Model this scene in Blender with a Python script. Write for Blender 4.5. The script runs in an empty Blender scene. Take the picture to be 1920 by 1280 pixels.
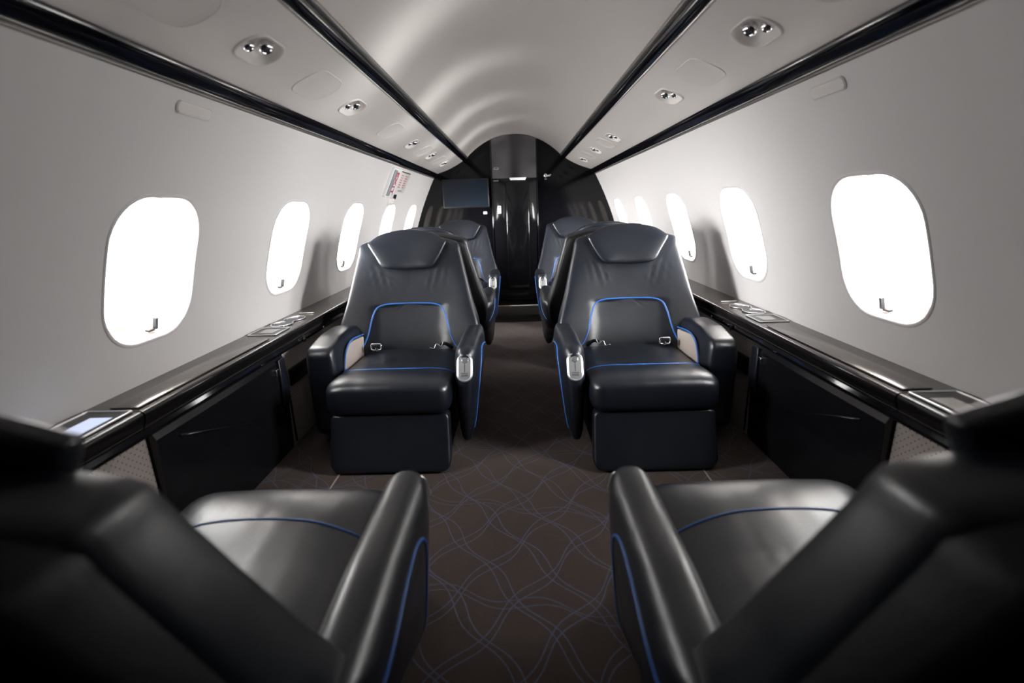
import bpy, bmesh, math, random
from mathutils import Vector, Matrix
from mathutils.bvhtree import BVHTree
from mathutils.geometry import delaunay_2d_cdt
from math import sin, cos, pi, radians as R

S = 1.2            # everything is laid out in camera-height units and scaled to metres at the end
EYE = .71
sc = bpy.context.scene
C = sc.collection

# ------------------------------------------------------------------ camera
cam = bpy.data.cameras.new('camera')
co = bpy.data.objects.new('camera', cam); C.objects.link(co)
p_, r_, w_ = R(15.47), R(1.79), R(-1.04)
F = Vector((sin(w_)*cos(p_), cos(w_)*cos(p_), -sin(p_)))
Rt = Vector((cos(w_), -sin(w_), 0)); U = Rt.cross(F)
Rr = cos(r_)*Rt - sin(r_)*U; Ur = sin(r_)*Rt + cos(r_)*U
m = Matrix(((Rr.x, Ur.x, -F.x), (Rr.y, Ur.y, -F.y), (Rr.z, Ur.z, -F.z))).to_4x4()
m.translation = Vector((.013, 0, EYE))*S
co.matrix_world = m
cam.sensor_width = 36; cam.lens = 900/1920*36
cam.clip_start = .01
cam.dof.use_dof = True; cam.dof.focus_distance = 1.75*S; cam.dof.aperture_fstop = 2.4
sc.camera = co

# ------------------------------------------------------------------ light: bright overcast daylight through the cabin windows
sc.view_settings.view_transform = 'Standard'; sc.view_settings.look = 'None'
sc.view_settings.gamma = 1; sc.view_settings.use_curve_mapping = False
sc.view_settings.exposure = 1.15
sc.cycles.use_denoising = True
sc.cycles.max_bounces = 10; sc.cycles.diffuse_bounces = 6; sc.cycles.glossy_bounces = 5
sc.cycles.sample_clamp_indirect = 6
W = bpy.data.worlds.new('daylight'); sc.world = W; W.use_nodes = True
nt = W.node_tree; nt.nodes.clear()
out = nt.nodes.new('ShaderNodeOutputWorld'); bg = nt.nodes.new('ShaderNodeBackground')
tc = nt.nodes.new('ShaderNodeTexCoord')
def wm(op, a, b):
    n = nt.nodes.new('ShaderNodeMath'); n.operation = op
    for i, v in enumerate((a, b)):
        if isinstance(v, (int, float)): n.inputs[i].default_value = v
        else: nt.links.new(v, n.inputs[i])
    return n.outputs[0]
SKY_BASE = 6.5
level = SKY_BASE
# bright cloud banks low on both sides, behind the camera's shoulder; the left one is the stronger
for dx, dy, dz, pw, st in ((-.86, -.47, .05, 22, 125.0), (.86, -.50, .12, 12, 70.0)):
    v = nt.nodes.new('ShaderNodeVectorMath'); v.operation = 'DOT_PRODUCT'
    nt.links.new(tc.outputs['Generated'], v.inputs[0]); v.inputs[1].default_value = Vector((dx, dy, dz)).normalized()
    level = wm('ADD', level, wm('MULTIPLY', wm('POWER', wm('MAXIMUM', v.outputs['Value'], 0.0), pw), st))
# sun glint on the apron off the right side: narrow sideways, long up and down
spx = nt.nodes.new('ShaderNodeSeparateXYZ'); nt.links.new(tc.outputs['Generated'], spx.inputs[0])
az = wm('ADD', wm('MULTIPLY', spx.outputs['X'], .35), wm('MULTIPLY', spx.outputs['Y'], .937))
az = wm('EXPONENT', wm('MULTIPLY', wm('MULTIPLY', az, az), -1/.07**2), 0)
el = wm('ADD', spx.outputs['Z'], .42); el = wm('EXPONENT', wm('MULTIPLY', wm('MULTIPLY', el, el), -1/.17**2), 0)
level = wm('ADD', level, wm('MULTIPLY', wm('MULTIPLY', wm('MULTIPLY', az, el), wm('GREATER_THAN', spx.outputs['X'], 0.0)), 88.0))
nt.links.new(level, bg.inputs['Strength'])
bg.inputs['Color'].default_value = (1.0, .985, .97, 1)
nt.links.new(bg.outputs[0], out.inputs[0])

WY = [1.015, 1.63, 2.245, 2.86, 3.475]
Y0, YB = -.12, 3.83
ZS = [-.345, -.25, -.10, .04, .255]; XS = [.815, .80, .755, .705, .60]
def wx(z):   # cabin half width at height z above the eye line (cubic through the measured profile)
    # least-squares cubic, fitted beforehand
    return WXC[0] + WXC[1]*z + WXC[2]*z*z + WXC[3]*z**3
def fit3():
    import numpy as np
    return list(np.polyfit(ZS, XS, 3)[::-1])
WXC = fit3()
def wn(z):   # slope dX/dz
    return WXC[1] + 2*WXC[2]*z + 3*WXC[3]*z*z

for sd in (-1, 1):
    for k, y in enumerate(WY):
        l = bpy.data.lights.new('window_portal', 'AREA'); l.shape = 'RECTANGLE'; l.size = .30*S; l.size_y = .34*S
        l.cycles.is_portal = True
        o = bpy.data.objects.new('window_portal', l); C.objects.link(o)
        o.location = Vector((sd*.86, y, EYE-.125))
        o.rotation_euler = (0, sd*R(90), 0)

# ------------------------------------------------------------------ helpers
def mat(name, col=(.8,.8,.8), rough=.5, metal=0, spec=.5, bump=None, coat=0, emis=None, es=0):
    M = bpy.data.materials.new(name); M.use_nodes = True
    b = M.node_tree.nodes['Principled BSDF']
    b.inputs['Base Color'].default_value = (*col, 1); b.inputs['Roughness'].default_value = rough
    b.inputs['Metallic'].default_value = metal; b.inputs['Specular IOR Level'].default_value = spec
    b.inputs['Coat Weight'].default_value = coat; b.inputs['Coat Roughness'].default_value = .05
    if emis: b.inputs['Emission Color'].default_value = (*emis, 1); b.inputs['Emission Strength'].default_value = es
    N, L = M.node_tree.nodes, M.node_tree.links
    tcn = N.new('ShaderNodeTexCoord')
    if bump:
        prev = None
        for sc_, st, det, kind, stretch in bump:
            mp = N.new('ShaderNodeMapping'); mp.inputs['Scale'].default_value = stretch
            L.new(tcn.outputs['Object'], mp.inputs[0])
            if kind == 'n':
                t = N.new('ShaderNodeTexNoise'); t.inputs['Scale'].default_value = sc_; t.inputs['Detail'].default_value = det; src = t.outputs['Fac']
            else:
                t = N.new('ShaderNodeTexVoronoi'); t.inputs['Scale'].default_value = sc_; src = t.outputs['Distance']
            L.new(mp.outputs[0], t.inputs['Vector'])
            bn = N.new('ShaderNodeBump'); bn.inputs['Strength'].default_value = st; bn.inputs['Distance'].default_value = .01
            L.new(src, bn.inputs['Height'])
            if prev: L.new(prev.outputs[0], bn.inputs['Normal'])
            prev = bn
        L.new(prev.outputs[0], b.inputs['Normal'])
    return M
def rvar(M, lo, hi, scale, stretch=(1,1,1)):       # roughness that varies a little over the surface
    N, L = M.node_tree.nodes, M.node_tree.links; b = N['Principled BSDF']
    t = N.new('ShaderNodeTexNoise'); t.inputs['Scale'].default_value = scale
    mp = N.new('ShaderNodeMapping'); mp.inputs['Scale'].default_value = stretch
    tcn = N.new('ShaderNodeTexCoord'); L.new(tcn.outputs['Object'], mp.inputs[0]); L.new(mp.outputs[0], t.inputs['Vector'])
    r = N.new('ShaderNodeMapRange'); r.inputs[1].default_value = .3; r.inputs[2].default_value = .7
    r.inputs[3].default_value = lo; r.inputs[4].default_value = hi
    L.new(t.outputs['Fac'], r.inputs[0]); L.new(r.outputs[0], b.inputs['Roughness'])
O1 = (1,1,1)
M_wall = mat('wall_paint', (.70,.672,.668), .45, bump=[(400,.03,2,'n',O1)])
M_ceil = mat('ceiling_paint', (.74,.695,.67), .26, spec=.55)
M_ceil.node_tree.nodes['Principled BSDF'].inputs['Anisotropic'].default_value = 0
M_psu = mat('overhead_panel_plastic', (.74,.70,.675), .36)
M_black = mat('black_lacquer', (.004,.004,.006), .08, spec=.45, coat=.15)
M_edge = mat('ledge_edge_lacquer', (.010,.009,.009), .12, spec=.45)
M_grey = mat('grey_metal_lip', (.22,.21,.2), .35, metal=.7)
M_leather = mat('black_leather', (.0048,.0068,.0125), .35, spec=.72, bump=[(7,.10,2,'n',O1),(330,.05,2,'n',O1)])
rvar(M_leather, .30, .39, 10)
M_leather2 = mat('black_leather_creased', (.0048,.0068,.0125), .35, spec=.72, bump=[(16,.30,1,'n',(1,.16,.5)),(7,.10,2,'n',O1),(330,.05,2,'n',O1)])
rvar(M_leather2, .30, .39, 10)
M_shell = mat('seat_shell', (.003,.003,.004), .5, spec=.22, bump=[(180,.05,0,'v',O1)])
M_blue = mat('blue_piping', (.028,.125,.42), .38, spec=.5)
M_suede = mat('beige_suede', (.34,.29,.265), .85, spec=.2, bump=[(500,.15,3,'n',O1)])
M_chrome = mat('chrome', (.82,.83,.85), .14, metal=1)
M_satin = mat('satin_silver', (.80,.81,.83), .28, metal=.85)
M_dark = mat('dark_plastic', (.012,.012,.014), .3)
M_well = mat('cup_well_metal', (.06,.065,.075), .25, metal=.8)
M_led = mat('ledge_lacquer', (.060,.052,.047), .20, spec=.6, coat=.2)
M_carb = mat('dark_carbon_panel', (.007,.007,.009), .20, spec=.55, bump=[(1,.02,0,'n',(600,600,60))])
M_bulk = mat('black_bulkhead', (.003,.003,.004), .07, spec=.28)
M_door = mat('brushed_black_door', (.004,.004,.005), .09, spec=.35)
M_door2 = mat('brushed_satin_door', (.17,.17,.185), .22, metal=1)
M_screen = mat('screen_glass', (.010,.015,.023), .18, spec=.35)
M_lcd = mat('lit_touch_screen', (.2,.22,.28), .15, emis=(.62,.70,.95), es=.42)
M_lcd2 = mat('pale_touch_screen', (.5,.49,.47), .18)
M_white = mat('white_plastic', (.8,.8,.8), .4)
M_red = mat('red_lettering', (.55,.01,.06), .5)
M_pink = mat('faded_red_lettering', (.52,.22,.24), .6)
M_gold = mat('gold_strip', (.45,.30,.12), .35, metal=.7)
M_alu = mat('aluminium_strip', (.85,.84,.86), .45, metal=.25)
M_shadow = mat('aisle_shadow_tone', (.018,.015,.014), .9, spec=.2, bump=[(700,.3,2,'n',O1)])  # darkened carpet tone for the painted shadow in the aisle
M_frame = mat('window_surround', (.66,.63,.62), .4)
M_reveal = mat('window_reveal', (.60,.55,.52), .5)
# glass that lets daylight straight through
M_glass = bpy.data.materials.new('window_glass'); M_glass.use_nodes = True
N_, L_ = M_glass.node_tree.nodes, M_glass.node_tree.links; N_.clear()
o_ = N_.new('ShaderNodeOutputMaterial'); tr = N_.new('ShaderNodeBsdfTransparent'); gl = N_.new('ShaderNodeBsdfGlossy')
lw = N_.new('ShaderNodeLayerWeight'); lw.inputs['Blend'].default_value = .5
fr = N_.new('ShaderNodeMath'); fr.operation = 'POWER'; fr.inputs[1].default_value = 5; L_.new(lw.outputs['Facing'], fr.inputs[0]); mx = N_.new('ShaderNodeMixShader'); gl.inputs['Roughness'].default_value = .02
tr.inputs['Color'].default_value = (.97,.98,.98,1)
L_.new(fr.outputs[0], mx.inputs[0]); L_.new(tr.outputs[0], mx.inputs[1]); L_.new(gl.outputs[0], mx.inputs[2]); L_.new(mx.outputs[0], o_.inputs[0])

def mathn(N, L, op, a, b=None, c=None):
    n = N.new('ShaderNodeMath'); n.operation = op
    for i, v in enumerate((a, b, c)):
        if v is None: continue
        if isinstance(v, (int, float)): n.inputs[i].default_value = v
        else: L.new(v, n.inputs[i])
    return n.outputs[0]
# carpet: brown pile with pairs of wavy grey-blue lines crossing in a net
def carpet():
    M = mat('carpet', (.04,.03,.027), .95, spec=.15, bump=[(420,.35,2,'n',O1)])
    N, L = M.node_tree.nodes, M.node_tree.links; b = N['Principled BSDF']
    b.inputs['Sheen Weight'].default_value = .35; b.inputs['Sheen Roughness'].default_value = .4; b.inputs['Sheen Tint'].default_value = (.9,.75,.7,1)
    tcn = N.new('ShaderNodeTexCoord'); s = N.new('ShaderNodeSeparateXYZ'); L.new(tcn.outputs['Object'], s.inputs[0])
    x, y = s.outputs[0], s.outputs[1]
    acc = None
    for ang, ph, amp, sp_ in ((36, .3, .0115, .098), (-40, 1.7, .012, .104), (78, .9, .016, .29)):
        ca, sa = cos(R(ang)), sin(R(ang))
        pu = mathn(N, L, 'ADD', mathn(N, L, 'MULTIPLY', x, ca), mathn(N, L, 'MULTIPLY', y, sa))
        pv = mathn(N, L, 'ADD', mathn(N, L, 'MULTIPLY', x, -sa), mathn(N, L, 'MULTIPLY', y, ca))
        for off, pp, wl in ((0, 0, .185), (.0145, .9, .20)):
            wob = mathn(N, L, 'MULTIPLY', mathn(N, L, 'SINE', mathn(N, L, 'ADD', mathn(N, L, 'MULTIPLY', pv, 2*pi/wl/S), ph+pp)), amp*S*.8)
            q = mathn(N, L, 'ADD', mathn(N, L, 'ADD', pu, wob), off*S)
            fq = mathn(N, L, 'ABSOLUTE', mathn(N, L, 'SUBTRACT', mathn(N, L, 'FRACT', mathn(N, L, 'DIVIDE', q, sp_*S)), .5))
            d = mathn(N, L, 'MULTIPLY', fq, sp_*S)
            ln = mathn(N, L, 'LESS_THAN', d, .00125*S)
            if abs(ang) > 60 or abs(ang) < 10: ln = mathn(N, L, 'MULTIPLY', ln, .75)
            acc = ln if acc is None else mathn(N, L, 'MAXIMUM', acc, ln)
    nz = N.new('ShaderNodeTexNoise'); nz.inputs['Scale'].default_value = 260; L.new(tcn.outputs['Object'], nz.inputs['Vector'])
    acc = mathn(N, L, 'MULTIPLY', acc, mathn(N, L, 'MULTIPLY_ADD', nz.outputs['Fac'], 1.6, -.1))
    n2 = N.new('ShaderNodeTexNoise'); n2.inputs['Scale'].default_value = 5; L.new(tcn.outputs['Object'], n2.inputs['Vector'])
    mb = N.new('ShaderNodeMix'); mb.data_type = 'RGBA'; L.new(n2.outputs['Fac'], mb.inputs[0])
    mb.inputs[6].default_value = (.034,.024,.021,1); mb.inputs[7].default_value = (.062,.046,.040,1)
    mc = N.new('ShaderNodeMix'); mc.data_type = 'RGBA'; mc.clamp_factor = True; L.new(acc, mc.inputs[0])
    L.new(mb.outputs[2], mc.inputs[6]); mc.inputs[7].default_value = (.080,.10,.175,1)
    L.new(mc.outputs[2], b.inputs['Base Color'])
    return M
M_carpet = carpet()
def perforated():
    M = mat('perforated_suede', (.36,.31,.285), .85, spec=.2, bump=[(500,.15,3,'n',O1)])
    N, L = M.node_tree.nodes, M.node_tree.links; b = N['Principled BSDF']
    tcn = N.new('ShaderNodeTexCoord'); s = N.new('ShaderNodeSeparateXYZ'); L.new(tcn.outputs['Object'], s.inputs[0])
    c_ = .0150*S
    u = mathn(N, L, 'DIVIDE', mathn(N, L, 'ADD', s.outputs[1], s.outputs[2]), c_)
    v = mathn(N, L, 'DIVIDE', mathn(N, L, 'SUBTRACT', s.outputs[1], s.outputs[2]), c_)
    fu = mathn(N, L, 'SUBTRACT', mathn(N, L, 'FRACT', u), .5); fv = mathn(N, L, 'SUBTRACT', mathn(N, L, 'FRACT', v), .5)
    d = mathn(N, L, 'ADD', mathn(N, L, 'MULTIPLY', fu, fu), mathn(N, L, 'MULTIPLY', fv, fv))
    k = mathn(N, L, 'LESS_THAN', d, .020)
    mc = N.new('ShaderNodeMix'); mc.data_type = 'RGBA'; L.new(k, mc.inputs[0])
    mc.inputs[6].default_value = (.40,.35,.325,1); mc.inputs[7].default_value = (.11,.095,.09,1)
    L.new(mc.outputs[2], b.inputs['Base Color'])
    return M
M_perf = perforated()
def brushed(M):
    N, L = M.node_tree.nodes, M.node_tree.links; b = N['Principled BSDF']
    tcn = N.new('ShaderNodeTexCoord'); mp = N.new('ShaderNodeMapping'); mp.inputs['Scale'].default_value = (1.2,1,90)
    t = N.new('ShaderNodeTexNoise'); t.inputs['Scale'].default_value = 8; t.inputs['Detail'].default_value = 4
    L.new(tcn.outputs['Object'], mp.inputs[0]); L.new(mp.outputs[0], t.inputs['Vector'])
    bn = N.new('ShaderNodeBump'); bn.inputs['Strength'].default_value = .06; bn.inputs['Distance'].default_value = .004
    L.new(t.outputs['Fac'], bn.inputs['Height']); L.new(bn.outputs[0], b.inputs['Normal'])
brushed(M_door2)

def tag(o, label=None, cat=None, group=None, kind=None):
    if label: o['label'] = label
    if cat: o['category'] = cat
    if group: o['group'] = group
    if kind: o['kind'] = kind
    return o
def empty(name, loc=(0,0,0)):
    o = bpy.data.objects.new(name, None); C.objects.link(o); o.location = loc; o.empty_display_size = .1
    return o
def obj(name, bm, material, parent=None, smooth=True, recalc=True, loc=None):
    if recalc: bmesh.ops.recalc_face_normals(bm, faces=bm.faces)
    me = bpy.data.meshes.new(name); bm.to_mesh(me); bm.free()
    if smooth: me.polygons.foreach_set('use_smooth', [True]*len(me.polygons))
    me.materials.append(material)
    o = bpy.data.objects.new(name, me); C.objects.link(o)
    if parent: o.parent = parent
    if loc: o.location = loc
    return o
def sharp(o, ang=35):
    o.data.set_sharp_from_angle(angle=R(ang)); return o
def box(bm, x0, x1, y0, y1, z0, z1, bev=0, seg=3):
    b2 = bmesh.new(); r = bmesh.ops.create_cube(b2, size=1)
    for v in b2.verts:
        v.co = Vector(((x0+x1)/2+v.co.x*(x1-x0), (y0+y1)/2+v.co.y*(y1-y0), (z0+z1)/2+v.co.z*(z1-z0)))
    if bev: bmesh.ops.bevel(b2, geom=b2.edges[:], offset=bev, segments=seg, affect='EDGES', profile=.5)
    merge(bm, b2); return bm
def merge(bm, b2, M=None):
    if M is not None: b2.transform(M)
    me = bpy.data.meshes.new('tmp'); b2.to_mesh(me); bm.from_mesh(me); bpy.data.meshes.remove(me); b2.free()
def tube(bm, pts, r, seg=10, closed=False, cap=True):
    pts = [Vector(p) for p in pts]; n = len(pts); rings = []
    up = None
    for i, p in enumerate(pts):
        a = pts[(i-1) % n] if closed else pts[max(i-1, 0)]; b = pts[(i+1) % n] if closed else pts[min(i+1, n-1)]
        t = (b-a).normalized()
        if up is None:
            up = t.orthogonal().normalized()
        up = (up - t*up.dot(t)).normalized(); sd = t.cross(up)
        rings.append([bm.verts.new(p + r*(cos(2*pi*j/seg)*up + sin(2*pi*j/seg)*sd)) for j in range(seg)])
    last = n if closed else n-1
    for i in range(last):
        A, B = rings[i], rings[(i+1) % n]
        for j in range(seg): bm.faces.new((A[j], A[(j+1) % seg], B[(j+1) % seg], B[j]))
    if cap and not closed: bm.faces.new(rings[0][::-1]); bm.faces.new(rings[-1])
    return bm
def spline(pts, n=8, closed=False):
    P = [Vector(p) for p in pts]; L = len(P); outp = []
    for i in range(L if closed else L-1):
        if closed: a, b, c, d = P[(i-1) % L], P[i], P[(i+1) % L], P[(i+2) % L]
        else: a, b, c, d = P[max(i-1, 0)], P[i], P[i+1], P[min(i+2, L-1)]
        for k in range(n):
            t = k/n
            outp.append(.5*((2*b)+(c-a)*t+(2*a-5*b+4*c-d)*t*t+(3*b-a-3*c+d)*t**3))
    if not closed: outp.append(P[-1])
    return outp
def rpoly(pts, rad, seg=6):           # polygon with rounded corners; rad one number or one per corner
    n = len(pts); outp = []
    for i in range(n):
        r = rad[i] if isinstance(rad, (list, tuple)) else rad
        p, a, b = Vector(pts[i]), Vector(pts[i-1]), Vector(pts[(i+1) % n])
        if r <= 0: outp.append(p); continue
        u, v = (a-p).normalized(), (b-p).normalized(); ang = u.angle(v)
        d = min(r/math.tan(ang/2), .48*(a-p).length, .48*(b-p).length); rr = d*math.tan(ang/2)
        cen = p + (u+v).normalized()*(rr/sin(ang/2))
        s, e = p+u*d-cen, p+v*d-cen
        a0 = math.atan2(s.y, s.x); da = math.atan2(e.y, e.x)-a0
        while da > pi: da -= 2*pi
        while da < -pi: da += 2*pi
        for k in range(seg+1): outp.append(cen+rr*Vector((cos(a0+da*k/seg), sin(a0+da*k/seg))))
    return outp
def resample(pts, n):
    P = [Vector(p) for p in pts]; P.append(P[0]); L = [0]
    for i in range(1, len(P)): L.append(L[-1]+(P[i]-P[i-1]).length)
    outp = []; j = 0
    for k in range(n):
        d = L[-1]*k/n
        while L[j+1] < d: j += 1
        t = (d-L[j])/max(L[j+1]-L[j], 1e-9); outp.append(P[j].lerp(P[j+1], t))
    return outp
def puff(outline, fmap, T, p=5, n=96, cen=None, rings=None):
    """closed pillow: outline scaled inwards in rings, thickness profile of a superellipse"""
    O = resample(outline, n)
    c = Vector(cen) if cen else sum(O, Vector((0,0)))/n
    ks = rings or [1, .997, .988, .972, .95, .92, .88, .83, .77, .71, .65, .59, .53, .47, .41, .35, .28, .20, .10]
    bm = bmesh.new(); prev = None; first = None
    for sgn in (1, -1):
        prev = first
        for i, k in enumerate(ks):
            if i == 0 and first is not None: continue
            h = T*(1-k**p)**(1/p) if k < 1 else 0
            ring = [bm.verts.new(fmap(*(c+(q-c)*k), sgn*h, k)) for q in O]
            if prev:
                for j in range(n): bm.faces.new((prev[j], prev[(j+1) % n], ring[(j+1) % n], ring[j]))
            else: first = ring
            prev = ring
        cv = bm.verts.new(fmap(c.x, c.y, sgn*T, 0))
        for j in range(n): bm.faces.new((prev[j], prev[(j+1) % n], cv))
    bmesh.ops.recalc_face_normals(bm, faces=bm.faces)
    return bm
def drape(bm, pts, d, lift=0):        # drop points onto a mesh along d
    t = BVHTree.FromBMesh(bm); d = Vector(d).normalized(); outp = []
    for p in pts:
        p = Vector(p); h = t.ray_cast(p-d*2, d)
        if h[0] is not None: outp.append(h[0]-d*lift)
    return outp
def extrude_profile(prof, y0, y1, closed=True, ny=1):
    bm = bmesh.new(); rows = []
    for i in range(ny+1):
        y = y0+(y1-y0)*i/ny; rows.append([bm.verts.new((x, y, z)) for x, z in prof])
    n = len(prof)
    for i in range(ny):
        for j in range(n if closed else n-1):
            bm.faces.new((rows[i][j], rows[i][(j+1) % n], rows[i+1][(j+1) % n], rows[i+1][j]))
    if closed: bm.faces.new(rows[0][::-1]); bm.faces.new(rows[-1])
    return bm
def holed(u0, u1, v0, v1, du, dv, holes, fmap):
    """sheet over (u,v) with closed holes cut out"""
    pts, edges = [], []
    nu, nv = max(1, round((u1-u0)/du)), max(1, round((v1-v0)/dv))
    def inside(p, H):
        c = False; j = len(H)-1
        for i in range(len(H)):
            if (H[i].y > p[1]) != (H[j].y > p[1]) and p[0] < (H[j].x-H[i].x)*(p[1]-H[i].y)/(H[j].y-H[i].y)+H[i].x: c = not c
            j = i
        return c
    for i in range(nu+1):
        for j in range(nv+1):
            p = (u0+(u1-u0)*i/nu, v0+(v1-v0)*j/nv)
            if not any(inside(p, H) for H in holes) and not any(min((Vector(p)-h).length for h in H) < .25*min(du, dv) for H in holes): pts.append(Vector(p))
    for H in holes:
        b = len(pts); pts += [Vector(h) for h in H]; edges += [(b+i, b+(i+1) % len(H)) for i in range(len(H))]
    V, _, Fs, *_r = delaunay_2d_cdt(pts, edges, [], 0, 1e-6)
    bm = bmesh.new(); vs = [bm.verts.new(fmap(v.x, v.y)) for v in V]
    for f in Fs:
        c = sum((V[i] for i in f), Vector((0,0)))/len(f)
        if any(inside(c, H) for H in holes): continue
        bm.faces.new([vs[i] for i in f])
    return bm
def text_mesh(txt, size, name, material, parent=None, bold=0, depth=.0006):
    cu = bpy.data.curves.new('t', 'FONT'); cu.body = txt; cu.size = size; cu.align_x = 'CENTER'; cu.align_y = 'CENTER'
    cu.extrude = depth; cu.offset = bold
    o = bpy.data.objects.new('t', cu); C.objects.link(o)
    dg = bpy.context.evaluated_depsgraph_get(); dg.update()
    me = bpy.data.meshes.new_from_object(o.evaluated_get(dg))
    bpy.data.objects.remove(o); bpy.data.curves.remove(cu)
    me.name = name; me.materials.clear(); me.materials.append(material)
    o = bpy.data.objects.new(name, me); C.objects.link(o)
    if parent: o.parent = parent
    return o

# ================================================================== THE CABIN SHELL
def wp(sd, y, z, d=0):       # a point on the side wall, d outwards along its normal
    s = wn(z); n = Vector((1, 0, -s)).normalized()
    return Vector((sd*(wx(z)+n.x*d), y, EYE+z+n.z*d))
WZ, WHW, WHH = -.105, .128, .147
def wloop(y, grow=0, n=56):
    hw, hh = WHW+grow, WHH+grow
    return resample(rpoly([(y-hw, WZ-hh), (y+hw, WZ-hh), (y+hw, WZ+hh), (y-hw, WZ+hh)], .088+grow, 10), n)
Z0, Z1 = -.36, .262
for sd, nm in ((-1, 'left'), (1, 'right')):
    bm = holed(Y0, YB, Z0, Z1, .08, .03, [wloop(y) for y in WY], lambda y, z: wp(sd, y, z))
    # skirt below the ledge and the lap above under the trim strip
    vs = [[bm.verts.new((sd*x, y, EYE+z)) for x, z in ((wx(Z0), Z0), (.83, -.45), (.80, -.72))] for y in (Y0, YB)]
    for j in range(2): bm.faces.new((vs[0][j], vs[0][j+1], vs[1][j+1], vs[1][j]))
    vs = [[bm.verts.new((sd*x, y, EYE+z)) for x, z in ((wx(Z1), Z1), (.62, .32))] for y in (Y0, YB)]
    bm.faces.new((vs[0][0], vs[0][1], vs[1][1], vs[1][0]))
    for f in bm.faces:
        f.normal_update()
        if f.normal.x*sd > 0: f.normal_flip()
    o = obj('wall_'+nm, bm, M_wall, recalc=False); tag(o, kind='structure')
    # windows
    for k, y in enumerate(WY):
        L0 = wloop(y); n = len(L0); cen = Vector((y, WZ))
        bm = bmesh.new(); rows = []
        for sc_, dep in ((1.0, 0), (.992, .006), (.975, .03), (.955, .055), (.955, .062), (.90, .064), (.90, .085), (.90, .10)):
            rows.append([bm.verts.new(wp(sd, *(cen+(q-cen)*sc_), dep)) for q in L0])
        for a, b in zip(rows, rows[1:]):
            for j in range(n): bm.faces.new((a[j], a[(j+1) % n], b[(j+1) % n], b[j]))
        num = k+1 if sd < 0 else k+6
        wo = obj('window_%d' % num, bm, M_reveal, recalc=True); tag(wo, kind='structure')
        sharp(wo, 50)
        # raised lip round the opening
        bm = bmesh.new(); rows = []
        for sc_, dep in ((.998, .003), (1.0, -.0012), (1.015, -.002), (1.04, -.002), (1.05, -.0008), (1.054, .003)):
            rows.append([bm.verts.new(wp(sd, *(cen+(q-cen)*sc_), dep)) for q in L0])
        for a, b in zip(rows, rows[1:]):
            for j in range(n): bm.faces.new((a[j], a[(j+1) % n], b[(j+1) % n], b[j]))
        obj('window_frame', bm, M_frame, wo)
        bm = bmesh.new()
        A = [bm.verts.new(wp(sd, *(cen+(q-cen)*.95), .058)) for q in L0]; B = [bm.verts.new(wp(sd, *(cen+(q-cen)*.95), .061)) for q in L0]
        bm.faces.new(A); bm.faces.new(B[::-1])
        for j in range(n): bm.faces.new((A[j], A[(j+1) % n], B[(j+1) % n], B[j]))
        obj('glass_pane', bm, M_glass, wo, smooth=False)
        # shade latch at the bottom of the opening
        bm = bmesh.new(); zb = WZ-WHH*.95
        for yy, zz, hy, hz in ((y+.040, zb+.013, .0032, .012), (y+.024, zb+.001, .010, .0022)):
            pr = [(-hy, -hz), (hy, -hz), (hy, hz), (-hy, hz)]
            A = [bm.verts.new(wp(sd, yy+a, zz+b, .018)) for a, b in pr]; B = [bm.verts.new(wp(sd, yy+a, zz+b, .026)) for a, b in pr]
            bm.faces.new(A); bm.faces.new(B[::-1])
            for j in range(4): bm.faces.new((A[j], A[(j+1) % 4], B[(j+1) % 4], B[j]))
        tag(obj('shade_latch', bm, M_dark, wo, smooth=False), 'small dark shade latch')

# floor
bm = bmesh.new(); box(bm, -.86, .86, Y0, 3.56, -.03, 0); tag(obj('floor', bm, M_carpet, smooth=False), kind='structure')
for i, sd in enumerate((-1, 1)):      # seam of the seat-track cover along each side
    bm = bmesh.new(); box(bm, sd*.508-.0022, sd*.508+.0022, Y0+.01, 3.04, .0002, .0018)
    tag(obj('trim_%d' % (1+i), bm, M_suede, smooth=False), kind='structure')
bm = bmesh.new(); box(bm, -.82, .82, 3.56, YB, -.03, -.001); tag(obj('trim_3', bm, M_door, smooth=False), kind='structure')
bm = bmesh.new(); box(bm, -.17, .17, 3.04, 3.52, .0005, .010, .004, 2)  # dark strip stands in for the seat shadow on the aisle carpet
tag(obj('aisle_shadow_strip', bm, M_shadow), 'dark strip standing in for shadow on the aisle carpet before the bulkhead door', 'shadow strip')
t = empty('threshold_strip', (0, 3.535, 0)); tag(t, 'bright metal threshold strip across the aisle at the bulkhead door', 'strip')
bm = bmesh.new(); box(bm, -.06, .19, -.010, .010, .0, .012, .003, 2); obj('strip', bm, M_alu, t)
bm = bmesh.new(); box(bm, -.15, -.06, -.010, .010, .0, .012, .003, 2); tag(obj('end_strip', bm, M_gold, t), 'gold coloured end of the strip')

# ceiling vault
vault = []
for i in range(33):
    a = -1+2*i/32; x = .358*a
    vault.append((x, EYE+.372+.155*(1-abs(a)**2.25)))
bm = extrude_profile([(-.40, EYE+.40), (-.37, EYE+.372)]+vault+[(.37, EYE+.372), (.40, EYE+.40)], Y0, YB, closed=False, ny=20)
for f in bm.faces:
    f.normal_update()
    if f.normal.z > 0: f.normal_flip()
tag(obj('ceiling', bm, M_ceil, recalc=False), kind='structure')

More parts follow.
